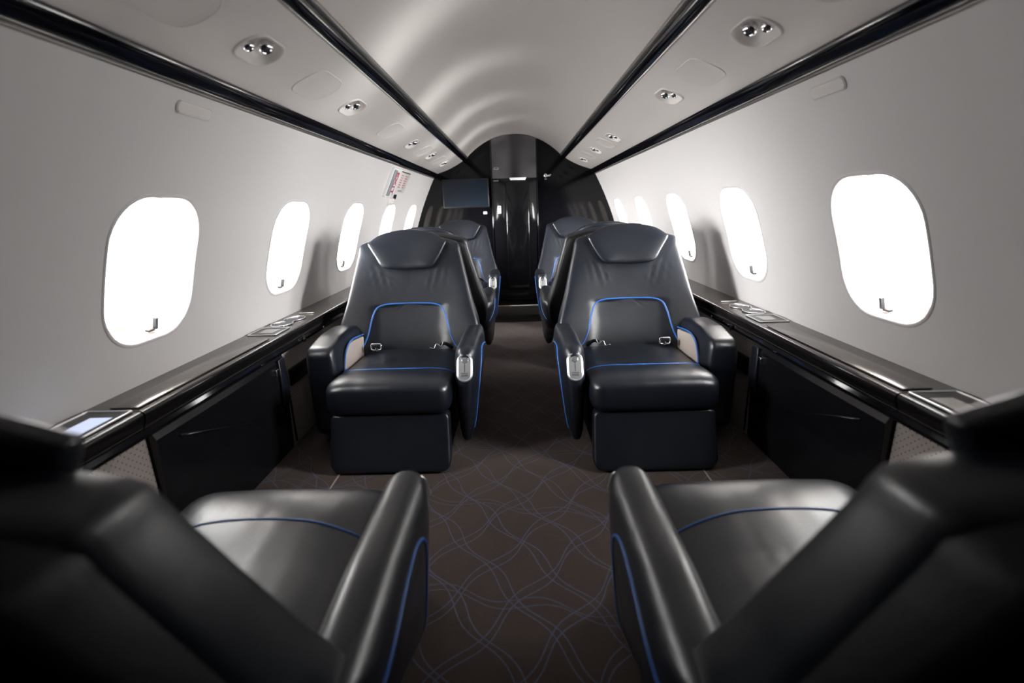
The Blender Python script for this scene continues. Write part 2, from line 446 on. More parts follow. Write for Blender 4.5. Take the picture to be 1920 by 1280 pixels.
# overhead side panels with the light recesses
A_, B_ = Vector((.588, .268)), Vector((.378, .358))
ab = (B_-A_); ln_ab = ab.length; ab.normalize(); nrm = Vector((-ab.y, ab.x))
if nrm.y > 0: nrm = -nrm
def pp(sd, y, s, d=0):        # s metres along the panel from the outboard edge, d out of the surface (down)
    bul = .010*(1-(2*s/ln_ab-1)**2)
    q = A_+ab*s+nrm*(d+bul)
    return Vector((sd*q.x, y, EYE+q.y))
PODS = {-1: [1.035, 1.575, 2.43, 2.95, 3.45], 1: [1.035, 1.575, 2.43, 2.95, 3.48]}
PS = .121
HATCH = {-1: [.79, 1.315, 2.03, 2.72, 3.22], 1: [.79, 1.325, 2.64, 3.24]}
def podloop(y, r=.040, n=36):
    return resample(rpoly([(y-r*1.4, PS-r*.85), (y+r*1.4, PS-r*.85), (y+r*1.4, PS+r*.85), (y-r*1.4, PS+r*.85)], r*.80, 10), n)
words = {-1: ['overhead light pod nearest the camera on the left panel, two chrome balls', 'second overhead light pod on the left panel, past the round hatch',
              'third overhead light pod on the left panel', 'fourth overhead light pod on the left panel', 'small overhead light pod on the left panel nearest the black bulkhead'],
         1: ['overhead light pod nearest the camera on the right panel, two chrome balls', 'second overhead light pod on the right panel, past the round hatch',
             'third overhead light pod on the right panel', 'fourth overhead light pod on the right panel', 'small overhead light pod on the right panel nearest the black bulkhead']}
hw_ = {-1: ['round hatch outline on left panel at the top edge of the view', 'large round hatch outline between first two lights on left panel',
            'oval hatch outline past the second light on left panel', 'curved hatch outline between third and fourth lights on left panel', 'curved hatch outline between last two lights on left panel'],
       1: ['round hatch outline on right panel at the top edge of the view', 'large round hatch outline between first two lights on right panel',
           'curved hatch outline between third and fourth lights on right panel', 'curved hatch outline between last two lights on right panel']}
def pframe(sd, y, s, d=0):    # matrix: local x along +y world, local y inboard, local z down out of the panel
    P = pp(sd, y, s, d); e = 1e-3
    ty = (pp(sd, y, s+e, d)-pp(sd, y, s-e, d)).normalized(); tx = Vector((0, 1, 0)); nz = Vector((sd*nrm.x, 0, nrm.y)); nz = (nz-ty*nz.dot(ty)).normalized()
    M = Matrix((tx, ty, nz)).transposed().to_4x4(); M.translation = P; return M
for sd, nm in ((-1, 'left'), (1, 'right')):
    bm = holed(Y0, YB, 0, ln_ab, .06, .03, [podloop(y) for y in PODS[sd]], lambda y, s: pp(sd, y, s))
    for f in bm.faces:
        f.normal_update()
        if f.normal.z > 0: f.normal_flip()
    tag(obj('trim_%d' % (4 if sd < 0 else 5), bm, M_psu, recalc=False), kind='structure')
    for k, y in enumerate(PODS[sd]):
        root = empty('reading_light', pp(sd, y, PS)); tag(root, words[sd][k], 'reading light', 'lights in the overhead panels')
        Mf = pframe(sd, y, PS); Mr = Mf.copy(); Mr.translation = Vector((0,0,0)); inv = root.location
        L0 = podloop(y); n = len(L0); cen = Vector((y, PS)); bm = bmesh.new(); rows = []
        for sc_, dep in ((1.12, -.0005), (1.10, .0025), (1.04, .0035), (1.0, .0015), (.97, -.004), (.90, -.012), (.75, -.020), (.5, -.025), (.2, -.027)):
            rows.append([bm.verts.new(pp(sd, *(cen+(q-cen)*sc_), dep)-inv) for q in L0])
        for a, b in zip(rows, rows[1:]):
            for j in range(n): bm.faces.new((a[j], a[(j+1) % n], b[(j+1) % n], b[j]))
        bm.faces.new(rows[-1])
        obj('recess', bm, M_psu, root)
        for bi, (ox, oy, rr, zz) in enumerate(((.006, .010, .0165, -.010), (-.033, -.006, .0125, -.006))):
            bm = bmesh.new(); prof = [(0, -.2), (.55, -.25), (.8, -.05), (.95, .15), (1, .35), (.92, .62), (.74, .82), (.60, .90), (.52, .80), (.40, .62), (.2, .55), (0, .52)]
            rg = []
            for (pr_, pz_) in prof:
                rg.append([bm.verts.new((ox+rr*pr_*cos(2*pi*j/20), oy+rr*pr_*sin(2*pi*j/20), zz+rr*pz_)) for j in range(20)])
            for a, b in zip(rg, rg[1:]):
                for j in range(20): bm.faces.new((a[j], a[(j+1) % 20], b[(j+1) % 20], b[j]))
            bmesh.ops.remove_doubles(bm, verts=bm.verts, dist=1e-6); bm.transform(Mr)
            ball = obj('chrome_ball', bm, M_chrome, root)
            bm = bmesh.new(); bmesh.ops.create_cone(bm, cap_ends=True, segments=16, radius1=rr*.42, radius2=rr*.42, depth=.002)
            bm.transform(Matrix.Translation((ox, oy, zz+rr*.70))); bm.transform(Mr)
            obj('lens', bm, M_dark, ball, smooth=False)
    for k, y in enumerate(HATCH[sd]):
        root_y = y; hw, hh = (.082, .050)
        L0 = resample(rpoly([(y-hw, PS-hh), (y+hw, PS-hh), (y+hw, PS+hh), (y-hw, PS+hh)], .040, 8), 48); cen = Vector((y, PS)); n = 48
        base = pp(sd, y, PS); bm = bmesh.new(); rows = []
        for sc_, dep in ((1.0, -.0005), (.995, .0012), (.975, .0020), (.95, .0012), (.93, .0008), (.5, .0006)):
            rows.append([bm.verts.new(pp(sd, *(cen+(q-cen)*sc_), dep)-base) for q in L0])
        for a, b in zip(rows, rows[1:]):
            for j in range(n): bm.faces.new((a[j], a[(j+1) % n], b[(j+1) % n], b[j]))
        bm.faces.new(rows[-1])
        o = obj('mask_hatch', bm, M_psu, None, loc=base); tag(o, hw_[sd][k], 'hatch', 'hatches in the overhead panels')

# black trim strips along the cabin
def strip(prof, num, mirror, mt):
    pr = [(x*mirror, EYE+z) for x, z in prof]
    return tag(obj('trim_%d' % num, extrude_profile(pr, Y0, YB-.002), mt), kind='structure')
def off(a, b, w0, w1, h, n=7):     # half-round strip from a to b (profile points), bulging inwards by h
    a, b = Vector(a), Vector(b); t = b-a; nn = Vector((-t.y, t.x)).normalized()
    if nn.dot(-(a+b)) < 0: nn = -nn
    pts = [a-nn*.02]
    for i in range(n+1):
        u = i/n; pts.append(a+t*u+nn*h*(sin(pi*u)**.5 if 0 < u < 1 else 0))
    pts.append(b-nn*.02)
    return [tuple(p) for p in pts]
for sd, b0 in ((-1, 6), (1, 10)):
    sharp(strip(off((.612, .240), (.580, .276), 0, 0, .009), b0, sd, M_black), 40)
    sharp(strip(off((.615, .235), (.610, .243), 0, 0, .006), b0+1, sd, M_grey), 40)
    sharp(strip(off((.386, .353), (.354, .374), 0, 0, .010), b0+2, sd, M_black), 40)
    sharp(strip(off((.356, .371), (.345, .381), 0, 0, .004), b0+3, sd, M_grey), 40)

# bulkhead at the end; dark wall added unseen behind camera to shade near seats
def section(y, th, inset=0):
    pr = [(-wx(z)+inset, EYE+z) for z in [(-.36+.62*i/16) for i in range(17)]]
    pr = [(-.83, -.02), (-.83, EYE-.40)]+pr+[(-.60, EYE+.29), (-.39, EYE+.375)]+[(x, z+.01) for x, z in vault]+[(.39, EYE+.375), (.60, EYE+.29)]+[(-x, z) for x, z in pr[::-1]]+[(.83, EYE-.40), (.83, -.02)]
    return extrude_profile(pr, y, y+th)
tag(obj('wall_end', section(YB, .05), M_bulk, smooth=False), kind='structure')
tag(obj('wall_back_blocker', section(Y0-.05, .05), M_dark, smooth=False), kind='structure')
# bulkhead door: slightly bowed leaf, black recess below
d = empty('door_1', (0, YB, 0)); tag(d, kind='structure')
bm = bmesh.new(); rows = []
xs_ = [-.168+.336*i/24 for i in range(25)]
def ztop(x): return EYE+.372+.155*(1-abs(x/.358)**2.25)-.003
for x in xs_:
    bow = .030*(1-(x/.168)**2)
    rows.append([bm.verts.new((x, -.012-bow, z)) for z in (0.005, .93)]+[bm.verts.new((x, -.012-bow, ztop(x)))])
for a, b in zip(rows, rows[1:]):
    bm.faces.new((a[0], b[0], b[1], a[1]))
obj('door_leaf', bm, M_door, d)
bm = bmesh.new(); rows = []
for x in xs_:
    bow = .030*(1-(x/.168)**2)
    rows.append([bm.verts.new((x, -.0125-bow, .93+(ztop(x)-.93)*i/6)) for i in range(7)])
for a, b in zip(rows, rows[1:]):
    for j in range(6): bm.faces.new((a[j], b[j], b[j+1], a[j+1]))
tag(obj('upper_door_panel', bm, M_door2, d), 'satin upper panel')
for x in (-.172, .172):
    bm = bmesh.new(); tube(bm, [(x, -.014, .004), (x, -.014, ztop(x)-.004)], .0045, 8); tag(obj('door_jamb', bm, M_black, d), 'narrow glossy jamb')
bm = bmesh.new(); box(bm, -.036, .088, -.062, -.043, EYE+.212, EYE+.222, .003, 2); box(bm, -.030, .082, -.050, -.035, EYE+.204, EYE+.212)
tag(obj('door_pull', bm, M_alu, d), 'horizontal bright pull bar')
bm = bmesh.new(); box(bm, -.070, .108, -.047, -.030, EYE-.62, EYE+.198, .012, 3); obj('door_inset_panel', bm, M_door, d)
# TV on the bulkhead, left of the door
t = empty('monitor', (-.372, YB, EYE+.12)); tag(t, 'flat dark television on the black bulkhead left of the door', 'television')
bm = bmesh.new(); box(bm, -.175, .175, -.030, -.001, -.105, .105, .004, 2); obj('bezel', bm, M_dark, t)
bm = bmesh.new(); box(bm, -.166, .166, -.032, -.028, -.094, .097); obj('screen', bm, M_screen, t, smooth=False)
# small fittings on the bulkhead
t = empty('wall_switch', (-.231, YB, EYE-.026)); tag(t, 'tiny white square switch below the television on the bulkhead', 'switch')
bm = bmesh.new(); box(bm, -.014, .014, -.006, -.001, -.010, .010, .002, 2); obj('plate', bm, M_white, t)
bm = bmesh.new(); box(bm, -.005, .005, -.008, -.005, -.006, .006); obj('rocker', bm, M_satin, t)
t = empty('call_panel', (-.120, YB-.030, EYE-.006)); tag(t, 'upright white oblong control plate on the black bulkhead door', 'control panel')
bm = bmesh.new(); box(bm, -.013, .013, -.008, .006, -.029, .029, .003, 2); obj('plate', bm, M_white, t)
bm = bmesh.new(); bmesh.ops.create_cone(bm, cap_ends=True, segments=16, radius1=.005, radius2=.005, depth=.004); bm.transform(Matrix.Translation((0, -.009, .016))@Matrix.Rotation(pi/2, 4, 'X')); obj('button', bm, M_dark, t)
t = empty('door_badge', (-.134, YB-.027, EYE+.292)); tag(t, 'small pale outlined oblong badge high on the black bulkhead door', 'badge')
bm = bmesh.new(); L0 = rpoly([(-.016, -.007), (.016, -.007), (.016, .007), (-.016, .007)], .005); tube(bm, [(q.x, -.004, q.y) for q in L0], .0018, 6, closed=True); obj('rim', bm, M_satin, t)
bm = bmesh.new(); box(bm, -.011, .011, -.004, .004, -.003, .003); tag(obj('marking', bm, M_grey, t, smooth=False), 'row of tiny worn characters')
bm = bmesh.new(); box(bm, -.020, .020, -.008, .004, -.004, .003, .002, 2)
tag(obj('door_latch', bm, M_grey, loc=(-.140, YB-.026, EYE+.205)), 'small flat grey latch at the upper left of the bulkhead door', 'latch')
t = empty('bulkhead_emblem', (.248, YB, EYE+.232)); tag(t, 'small silver round emblem with slanted letters on the bulkhead right of the door', 'emblem')
bm = bmesh.new(); bmesh.ops.create_cone(bm, cap_ends=True, segments=24, radius1=.013, radius2=.013, depth=.004); bm.transform(Matrix.Translation((-.012, -.003, 0))@Matrix.Rotation(pi/2, 4, 'X')); obj('disc', bm, M_satin, t)
bm = bmesh.new(); tube(bm, [(-.020, -.006, .007), (-.004, -.006, -.007)], .0016, 6); obj('slash', bm, M_dark, t)
bm = bmesh.new()
tube(bm, [(.004, -.003, -.008), (.010, -.003, .007), (.013, -.003, -.007)], .0022, 6); tube(bm, [(.016, -.003, -.008), (.022, -.003, .008), (.028, -.003, .007), (.024, -.003, 0), (.019, -.003, -.001)], .0022, 6)
obj('slanted_letters', bm, M_satin, t)
bm = bmesh.new(); box(bm, -.020, -.004, -.004, -.001, -.027, -.022); obj('caption_bar', bm, M_satin, t, smooth=False)

# ---------------------------------------------------------------- side ledges, cabinets, lower panels
LZ = EYE-.345
def ledge(sd, nm):
    root = empty('side_ledge', (sd*.76, 1.6, LZ)); X0 = root.location
    side = 'left' if sd < 0 else 'right'
    tag(root, 'long dark glossy ledge under the windows of the %s wall' % side, 'ledge')
    def prof(zb=0):
        return [(.835, LZ-.05), (.835, LZ+.004), (.822, LZ+.001), (.81, LZ), (.722, LZ-.001), (.706, LZ-.002), (.706, LZ-.036), (.73, LZ-.038)]
    for y0, y1 in ((Y0+.002, .826), (.830, YB-.003)):
        o = obj('ledge_top', extrude_profile([(sd*x-X0.x, z-X0.z) for x, z in prof()], y0-1.6, y1-1.6), M_led, root); sharp(o, 40)
        o = obj('ledge_edge', extrude_profile([(sd*x-X0.x, z-X0.z) for x, z in ((.7065, LZ-.0022), (.7025, LZ-.003), (.6995, LZ-.006), (.6988, LZ-.011), (.7015, LZ-.024), (.7065, LZ-.0355))], y0-1.6, y1-1.6), M_edge, root); sharp(o, 50)
    # glossy rail under the nose
    pr = [(.712, LZ-.036), (.702, LZ-.038), (.699, LZ-.046), (.703, LZ-.055), (.72, LZ-.058), (.74, LZ-.056), (.74, LZ-.036)]
    o = obj('rail', extrude_profile([(sd*x-X0.x, z-X0.z) for x, z in pr], Y0+.002-1.6, YB-.003-1.6), M_black, root); sharp(o, 40)
    def q(x, y, z=0): return Vector((sd*x-X0.x, y-1.6, z))
    # lift-up lid over the table stowage: thin raised leaf
    for y0, y1 in ((.838, 1.34), (2.40, 2.92)):
        bm = bmesh.new(); a, b = q(.716, y0), q(.772, y1)
        box(bm, min(a.x, b.x), max(a.x, b.x), a.y, b.y, .0002, .0030, .0012, 2); obj('table_lid', bm, M_led, root)
    for bi, (y0, y1, x0, x1, lit) in enumerate(((.715, .830-.006, .716, .802, 1), (1.385, 1.478, .720, .806, 0), (2.33, 2.43, .72, .80, 0))):
        bm = bmesh.new()
        L0 = rpoly([(x0, y0), (x1, y0), (x1, y1), (x0, y1)], .004, 3)
        tube(bm, [q(v.x, v.y, .0016) for v in L0], .0021, 6, closed=True)
        f = obj('screen_bezel', bm, M_satin, root)
        bm = bmesh.new(); a, b = q(x0, y0), q(x1, y1); box(bm, min(a.x, b.x), max(a.x, b.x), a.y, b.y, .0003, .0014)
        pn = obj('screen_panel', bm, M_dark, root, smooth=False)
        mx0, mx1 = x0+.022, x1-.022; my0, my1 = y0+.022, y1-.018
        if lit == 1: mx0, mx1, my0, my1 = x0+.014, x1-.032, y0+.004, y1-.030
        bm = bmesh.new(); a, b = q(mx0, my0), q(mx1, my1); box(bm, min(a.x, b.x), max(a.x, b.x), a.y, b.y, .0014, .0022)
        tag(obj('touch_screen', bm, M_lcd if lit and sd < 0 else M_lcd2, pn, smooth=False), 'lit pale blue screen' if lit and sd < 0 else 'pale grey screen')
    # pair of cup holders, hour-glass rim
    for yc in (1.570, 3.05):
        bm = bmesh.new(); pts = []
        for i in range(60):
            t_ = 2*pi*i/60; c_, s_ = cos(t_), sin(t_)
            w_ = min(1, abs(c_)/.55); w_ = w_*w_*(3-2*w_)
            pts.append((.766+(1 if s_ > 0 else -1)*.036*abs(s_)**.75*(.50+.50*w_)-.09*c_*.078, yc+.078*c_))
        ring = [q(a, b, .002) for a, b in pts]
        tube(bm, ring, .0026, 6, closed=True); h = obj('cup_holder', bm, M_chrome, root)
        bm = bmesh.new(); rws = []
        for sc_, zz in ((.98, .0015), (.96, .0018)):
            c0 = q(.766, yc, 0); rws.append([bm.verts.new(Vector((c0.x+(v.x-c0.x)*sc_, c0.y+(v.y-c0.y)*sc_, zz))) for v in ring])
        for j in range(60): bm.faces.new((rws[0][j], rws[0][(j+1) % 60], rws[1][(j+1) % 60], rws[1][j]))
        bm.faces.new(rws[-1]); tag(obj('cup_well', bm, M_well, h, smooth=False), 'dark inside of the cup holder')
        for s2 in (-1, 1):
            bm = bmesh.new()
            tube(bm, [q(.766-s2*.004+.026*cos(a), yc+s2*.038+.027*sin(a), .0020) for a in [-.2+pi*.55*i/10 for i in range(11)]], .0022, 6)
            obj('cup_ring', bm, M_satin, h)
    # slot, knob and small lamp on the rail
    bm = bmesh.new(); a, b = q(.735, 1.70), q(.79, 1.708); box(bm, min(a.x, b.x), max(a.x, b.x), a.y, b.y, .0003, .003, .001, 2); obj('pen_clip', bm, M_satin, root)
    bm = bmesh.new(); bmesh.ops.create_cone(bm, cap_ends=True, segments=18, radius1=.010, radius2=.009, depth=.006); bm.transform(Matrix.Translation(q(.698, 1.52, -.048))@Matrix.Rotation(pi/2, 4, 'Y')); obj('dial', bm, M_dark, root)
    bm = bmesh.new(); bmesh.ops.create_uvsphere(bm, u_segments=10, v_segments=6, radius=.004); bm.transform(Matrix.Translation(q(.698, 1.68, -.047))); obj('indicator_lamp', bm, M_chrome, root)
for sd, nm in ((-1, 'left'), (1, 'right')): ledge(sd, nm)

PZ = EYE-.402
def cabinet(sd, y0, y1, label):
    root = empty('table_cabinet', (sd*.72, (y0+y1)/2, 0)); X0 = root.location; tag(root, label, 'cabinet')
    bm = bmesh.new(); n = 14; rows = []
    def prf(y):
        u = (y-y0)/(y1-y0)
        return [(.80, PZ), (.706, PZ), (.700-.004*sin(pi*u), PZ-.012), (.703-.010*sin(pi*u), PZ-.05-.05*sin(pi*u)), (.706-.003*sin(pi*u), .16), (.712, .012), (.714, .002), (.80, .002)]
    for i in range(n+1):
        y = y0+(y1-y0)*i/n; rows.append([bm.verts.new((sd*x-X0.x, y-X0.y, z)) for x, z in prf(y)])
    for a, b in zip(rows, rows[1:]):
        for j in range(8): bm.faces.new((a[j], a[(j+1) % 8], b[(j+1) % 8], b[j]))
    bm.faces.new(rows[0]); bm.faces.new(rows[-1])
    o = obj('cabinet_door', bm, M_carb, root); sharp(o, 18)
    return root, X0
PN = 14
def lower_panel(sd, y0, y1, label, grp=None):
    bm = bmesh.new()
    for a in (0,):
        x0, x1 = sorted((sd*.718, sd*.80)); box(bm, x0-sd*.76, x1-sd*.76, y0-(y0+y1)/2, y1-(y0+y1)/2, .001, EYE-.406)
    global PN
    root = obj('trim_%d' % PN, bm, M_perf, None, smooth=False, loc=(sd*.76, (y0+y1)/2, 0)); tag(root, kind='structure'); PN += 1
    return root
for sd, nm in ((-1, 'left'), (1, 'right')):
    root, X0 = cabinet(sd, .842, 1.372, 'black table cabinet in the %s wall between the two nearest seats' % nm)
    # crease where the folded table leaf ends, strap and catch
    bm = bmesh.new()
    tube(bm, [(sd*.6955-X0.x, y_-X0.y, PZ-.030-.36*(y_-.90)) for y_ in (.90, .98, 1.07, 1.15)], .0028, 6); obj('leaf_edge', bm, M_carb, root)
    bm = bmesh.new(); x_ = sd*.696-X0.x
    box(bm, x_-.004, x_+.004, 1.325-X0.y, 1.362-X0.y, .165, PZ-.004, .003, 2); obj('pull_strap', bm, M_leather, root)
    bm = bmesh.new(); box(bm, x_-.006, x_+.006, 1.300-X0.y, 1.318-X0.y, .262, .282, .002, 2); obj('catch', bm, M_chrome, root)
    cabinet(sd, 2.42, 2.93, 'black table cabinet in the %s wall between the two far seats' % nm)
    a = lower_panel(sd, 1.376, 2.416, 'beige lower wall panel behind the middle seats on the %s' % nm)
    bm = bmesh.new(); xx = sd*.716-sd*.76; box(bm, xx-.003, xx+.003, 1.42-1.896, 1.60-1.896, .205, .245, .001, 1); tag(obj('pocket', bm, M_dark, a), 'dark slot of the magazine pocket')
    bm = bmesh.new(); box(bm, xx-.0035, xx+.0035, 1.42-1.896, 1.60-1.896, .190, .204, .001, 1); tag(obj('pocket_rim', bm, M_shell, a), 'black rim of the pocket')
    bm = bmesh.new(); box(bm, xx-.002, xx+.002, 1.40-1.896, 1.404-1.896, .01, .245); obj('seam', bm, M_shell, a, smooth=False)
    PYC = (Y0+.01+.838)/2
    a = lower_panel(sd, Y0+.01, .838, 'beige perforated lower wall panel beside the nearest seat on the %s' % nm)
    bm = bmesh.new(); box(bm, xx-.003, xx+.003, .60-PYC, .76-PYC, .195, .245, .001, 1); tag(obj('pocket', bm, M_dark, a), 'dark slot of the magazine pocket')
    lower_panel(sd, 2.934, YB-.01, 'beige lower wall panel next to the bulkhead on the %s' % nm)

# ---------------------------------------------------------------- placards and exit sign on the walls
def wframe(sd, y, z, d=0):     # local x = +y world direction, local y = up the wall, local z into the cabin
    P = wp(sd, y, z, d); s = wn(z)
    up = Vector((sd*s, 0, 1)).normalized(); nx = Vector((-sd, 0, s)).normalized(); tx = up.cross(nx)
    M = Matrix((tx, up, nx)).transposed().to_4x4(); M.translation = P; return M
def put(o, M): o.matrix_basis = M
for sd, nm in ((-1, 'left'), (1, 'right')):
    root = empty('wall_placard'); put(root, wframe(sd, 1.04, .207, -.0005)); tag(root, 'small blank beige rounded placard high on the %s wall' % nm, 'placard')
    L0 = resample(rpoly([(-.052, -.011), (.052, -.011), (.052, .011), (-.052, .011)], .009, 5), 40)
    bm = puff(L0, lambda u, v, t, k: Vector((u, v, .001+t)), .0022, 8, 40, rings=[1, .99, .96, .9, .6, .3]); obj('plate', bm, M_psu, root)
    bm = bmesh.new(); tube(bm, [(q.x*1.03, q.y*1.12, .001) for q in L0], .0012, 6, closed=True); obj('rim', bm, M_frame, root)
root = empty('exit_sign'); put(root, wframe(-1, 2.685, .155, 0)); tag(root, 'red and white EXIT sign box with placards high on the left wall', 'sign')
sx = wframe(-1, 2.685, .155).col[0].y   # +1 if local x runs towards the bulkhead
bm = bmesh.new(); box(bm, -.085, .085, -.080, .080, -.002, .016, .004, 2); obj('housing', bm, M_white, root)
bm = bmesh.new(); a, b = sorted((-sx*.080, -sx*.040)); box(bm, a, b, -.070, .070, .014, .024, .003, 2); tag(obj('lamp_cover', bm, mat('grey_lamp_cover', (.30,.31,.33), .3), root), 'grey translucent lamp cover')
tx_ = text_mesh('EXIT', .062, 'lettering', M_red, root, bold=.0006); tx_.rotation_euler = (0, 0, -pi/2); tx_.location = (sx*.010, 0, .0168)
pl = empty('instruction_placard'); put(pl, wframe(-1, 2.915, .165, -.0005)); tag(pl, 'pale instruction placard with small red text right of the EXIT sign', 'placard')
bm = bmesh.new(); box(bm, -.115, .115, -.062, .062, -.001, .003, .002, 2); obj('plate', bm, M_frame, pl)
bm = bmesh.new(); box(bm, -.105, .105, .056, .062, .003, .007); tag(obj('top_edge', bm, M_grey, pl, smooth=False), 'dark line along the top')
random.seed(4)
for col in (0, 1):
    bm = bmesh.new()
    for ln in range(6):
        cx_ = sx*(-.055+.10*col); z_ = .038-.0135*ln; w2 = random.uniform(.022, .034); box(bm, cx_-w2, cx_+w2, z_-.0035, z_+.0035, .003, .0036)
    obj('small_print', bm, M_pink, pl, smooth=False)
bm = bmesh.new(); box(bm, -.05, .05, -.052, -.049, .003, .0036); obj('underline', bm, M_grey, pl, smooth=False)
bm = bmesh.new(); box(bm, -.028, .028, -.014, .014, -.001, .003); o = obj('warning_square', bm, M_dark, smooth=False); put(o, wframe(-1, 2.86, .085, 0)); tag(o, 'small black square below the instruction placard on the left wall', 'marking')
pc = empty('handle_cover'); put(pc, wframe(-1, 2.80, .058, 0)); tag(pc, 'clear rounded cover over the exit handle above the fourth left window', 'cover')
bm = puff(rpoly([(-.055, -.022), (.055, -.022), (.055, .022), (-.055, .022)], .016), lambda u, v, t, k: Vector((u, v, t)), .009, 4, 48); obj('cover', bm, M_psu, pc)
bm = bmesh.new(); box(bm, -.030, .030, -.006, .006, .006, .013, .003, 2); obj('pull_handle', bm, M_white, pc)

# ================================================================== SEATS
def build_seat(m, tilt=.115, hs=1.0, name='cabin_seat'):
    root = empty(name); rt = root
    X = lambda a: m*a
    def fin(nm, bm, mt, par=root, smooth=True, label=None, sh=None):
        o = obj(nm, bm, mt, par, smooth); 
        if sh: sharp(o, sh)
        if label: o['label'] = label
        return o
    # pedestal
    bm = bmesh.new(); box(bm, -.175, .165, -.06, .355, .002, .15, .02, 3); 
    for v in bm.verts: v.co.x = X(v.co.x)
    fin('base', bm, M_shell)
    # leg rest: padded panel across the front, kicked forward at the foot
    def lr(u, v, t, k):
        y = .378+t + .060*max(0, (.150-v)/.15)**1.3
        return Vector((X(u), y, v))
    bm = puff(rpoly([(-.188, .006), (.156, .006), (.156, .158), (-.182, .158)], [.022, .03, .014, .014]), lr, .026, 9)
    fin('leg_rest', bm, M_leather)
    # seat cushion
    def cu(u, v, t, k):   # u across, v forward
        f = (v-.03)/.38
        z = .190+.026*max(0, min(1, f))**1.2 + t*(.95 if t > 0 else 1.1)
        if t > 0: z += .006*cos(pi*u/.36)-.006*(1-abs(2*f-1))
        if v > .31:
            g = (v-.31)/.105; z -= .012*g*g
        return Vector((X(u), v, z))
    cb = puff(rpoly([(-.192, -.01), (.163, -.01), (.163, .416), (-.190, .416)], [.03, .03, .035, .035]), cu, .056, 4.6, 110)
    pts = spline([(X(-.188), .268, 0), (X(-.15), .280, 0), (X(-.07), .300, 0), (X(.04), .302, 0), (X(.11), .288, 0), (X(.160), .258, 0)], 8)
    pp_ = drape(cb, [(p.x, p.y, 1) for p in pts], (0, 0, -1), -.0005)
    cush = fin('seat_cushion', cb, M_leather2)
    bm = bmesh.new(); tube(bm, pp_, .0024, 8); fin('piping', bm, M_blue, cush)
    # backrest
    lean = lambda z: .020-tilt*((z-.26)/.36)
    H = lambda v: v if v < .3 else .3+(v-.3)*hs
    def bk(u, v, t, k):
        z = v; th = 1-.25*max(0, (z-.3)/.35)
        y = lean(z)-.024+t*th*(.48 if t > 0 else 1.5)
        if z < .52 and z > .40 and t > 0:   # soft folds running down from the headrest corners
            g = math.exp(-((z-.485)/.035)**2)*math.exp(-((abs(u)-.105)/.035)**2)
            y += .0035*g*sin((abs(u)*.8+z*.6)*260)
        if t > 0: y += .020*(abs(u)/.22)**2.2*(1 if z < .56 else 1)
        # lumbar field sits a little back inside the piped arch
        ax = max(abs(u)-.118, 0); az = max(z-.385, 0)
        din = math.hypot(ax, az)
        if t > 0: y += -.0045*max(0, 1-din/.012)
        return Vector((X(u), y, H(z)))
    half = [(.235, .215), (.247, .275), (.244, .325), (.222, .40), (.200, .49), (.181, .570), (.177, .594), (.162, .604), (.115, .617), (.06, .628)]
    ol = [(-a, z) for a, z in half[::-1]]; pl_ = [(a, z) for a, z in half]
    op = [Vector(p) for p in pl_]+[Vector((0, .632))]+[Vector(p) for p in ol]
    op = resample([Vector((p.x, p.y)) for p in spline([(p.x, p.y, 0) for p in op], 6)]+[Vector((-.20, .205)), Vector((.20, .205))], 150)
    bb = puff(op, bk, .052, 4.2, 150, cen=(0, .40))
    arch = spline([(-.180, .238, 0), (-.160, .262, 0), (-.144, .30, 0), (-.131, .350, 0), (-.117, .381, 0), (-.088, .394, 0), (-.04, .397, 0), (.04, .397, 0), (.088, .394, 0), (.117, .381, 0), (.131, .350, 0), (.144, .30, 0), (.160, .262, 0), (.180, .238, 0)], 8)
    ap = drape(bb, [(X(p.x), 1, H(p.y)) for p in arch], (0, -1, 0), -.0003)
    back = fin('backrest', bb, M_leather)
    bm = bmesh.new(); tube(bm, ap, .0029, 8); fin('piping', bm, M_blue, back)
    # hard shell behind the backrest
    def sh(u, v, t, k):
        return Vector((X(u*.985), lean(v)-.072+t, H(.02+(v-.02)*.988)))
    bm = puff(op, sh, .044, 5, 110, cen=(0, .40)); fin('back_shell', bm, M_shell)
    # headrest pillow
    def hd(u, v, t, k):
        y = lean(v)+(.006 if hs == 1 else -.016)+t*(1-.2*(v-.52)/.12)+.012*(abs(u)/.13)**2
        return Vector((X(u), y, H(v)+(0 if hs == 1 else .020)))
    hpts = [Vector((p.x, p.y)) for p in spline([(-.139, .606, 0), (-.10, .632, 0), (-.05, .645, 0), (0, .649, 0), (.05, .645, 0), (.10, .632, 0), (.139, .606, 0)], 6)]
    hpts += [Vector((p.x, p.y)) for p in spline([(.137, .598, 0), (.115, .562, 0), (.096, .530, 0), (.082, .520, 0), (.06, .516, 0), (0, .514, 0), (-.06, .516, 0), (-.082, .520, 0), (-.096, .530, 0), (-.118, .562, 0), (-.137, .598, 0)], 5)]
    bm = puff(hpts, hd, .022, 3.4, 120, cen=(0, .585)); fin('headrest', bm, M_leather)
    # aisle armrest (a = -.27 side)
    def aa(u, v, t, k):   # u forward, v height ; t across
        cen_a = -.231+.012*(max(0, .30-v)/.3)
        w = 1.0-.38*max(0, min(1, (.26-v)/.26))
        return Vector((X(cen_a+t*w), u, v))
    side = rpoly([(-.05, .318), (.12, .330), (.342, .331), (.360, .235), (.360, .150), (.335, .040), (.300, .026), (.20, .085), (.02, .17), (-.06, .20)],
                 [.03, .3, .038, .1, .12, .02, .02, .2, .2, .03], 8)
    ab_ = puff(side, aa, .0405, 2.9, 120, cen=(.17, .235)); 
    pth = spline([(-.045, .235), (.03, .262), (.10, .280), (.16, .290), (.205, .289), (.238, .270), (.258, .23), (.272, .17), (.285, .10), (.29, .06)], 8)
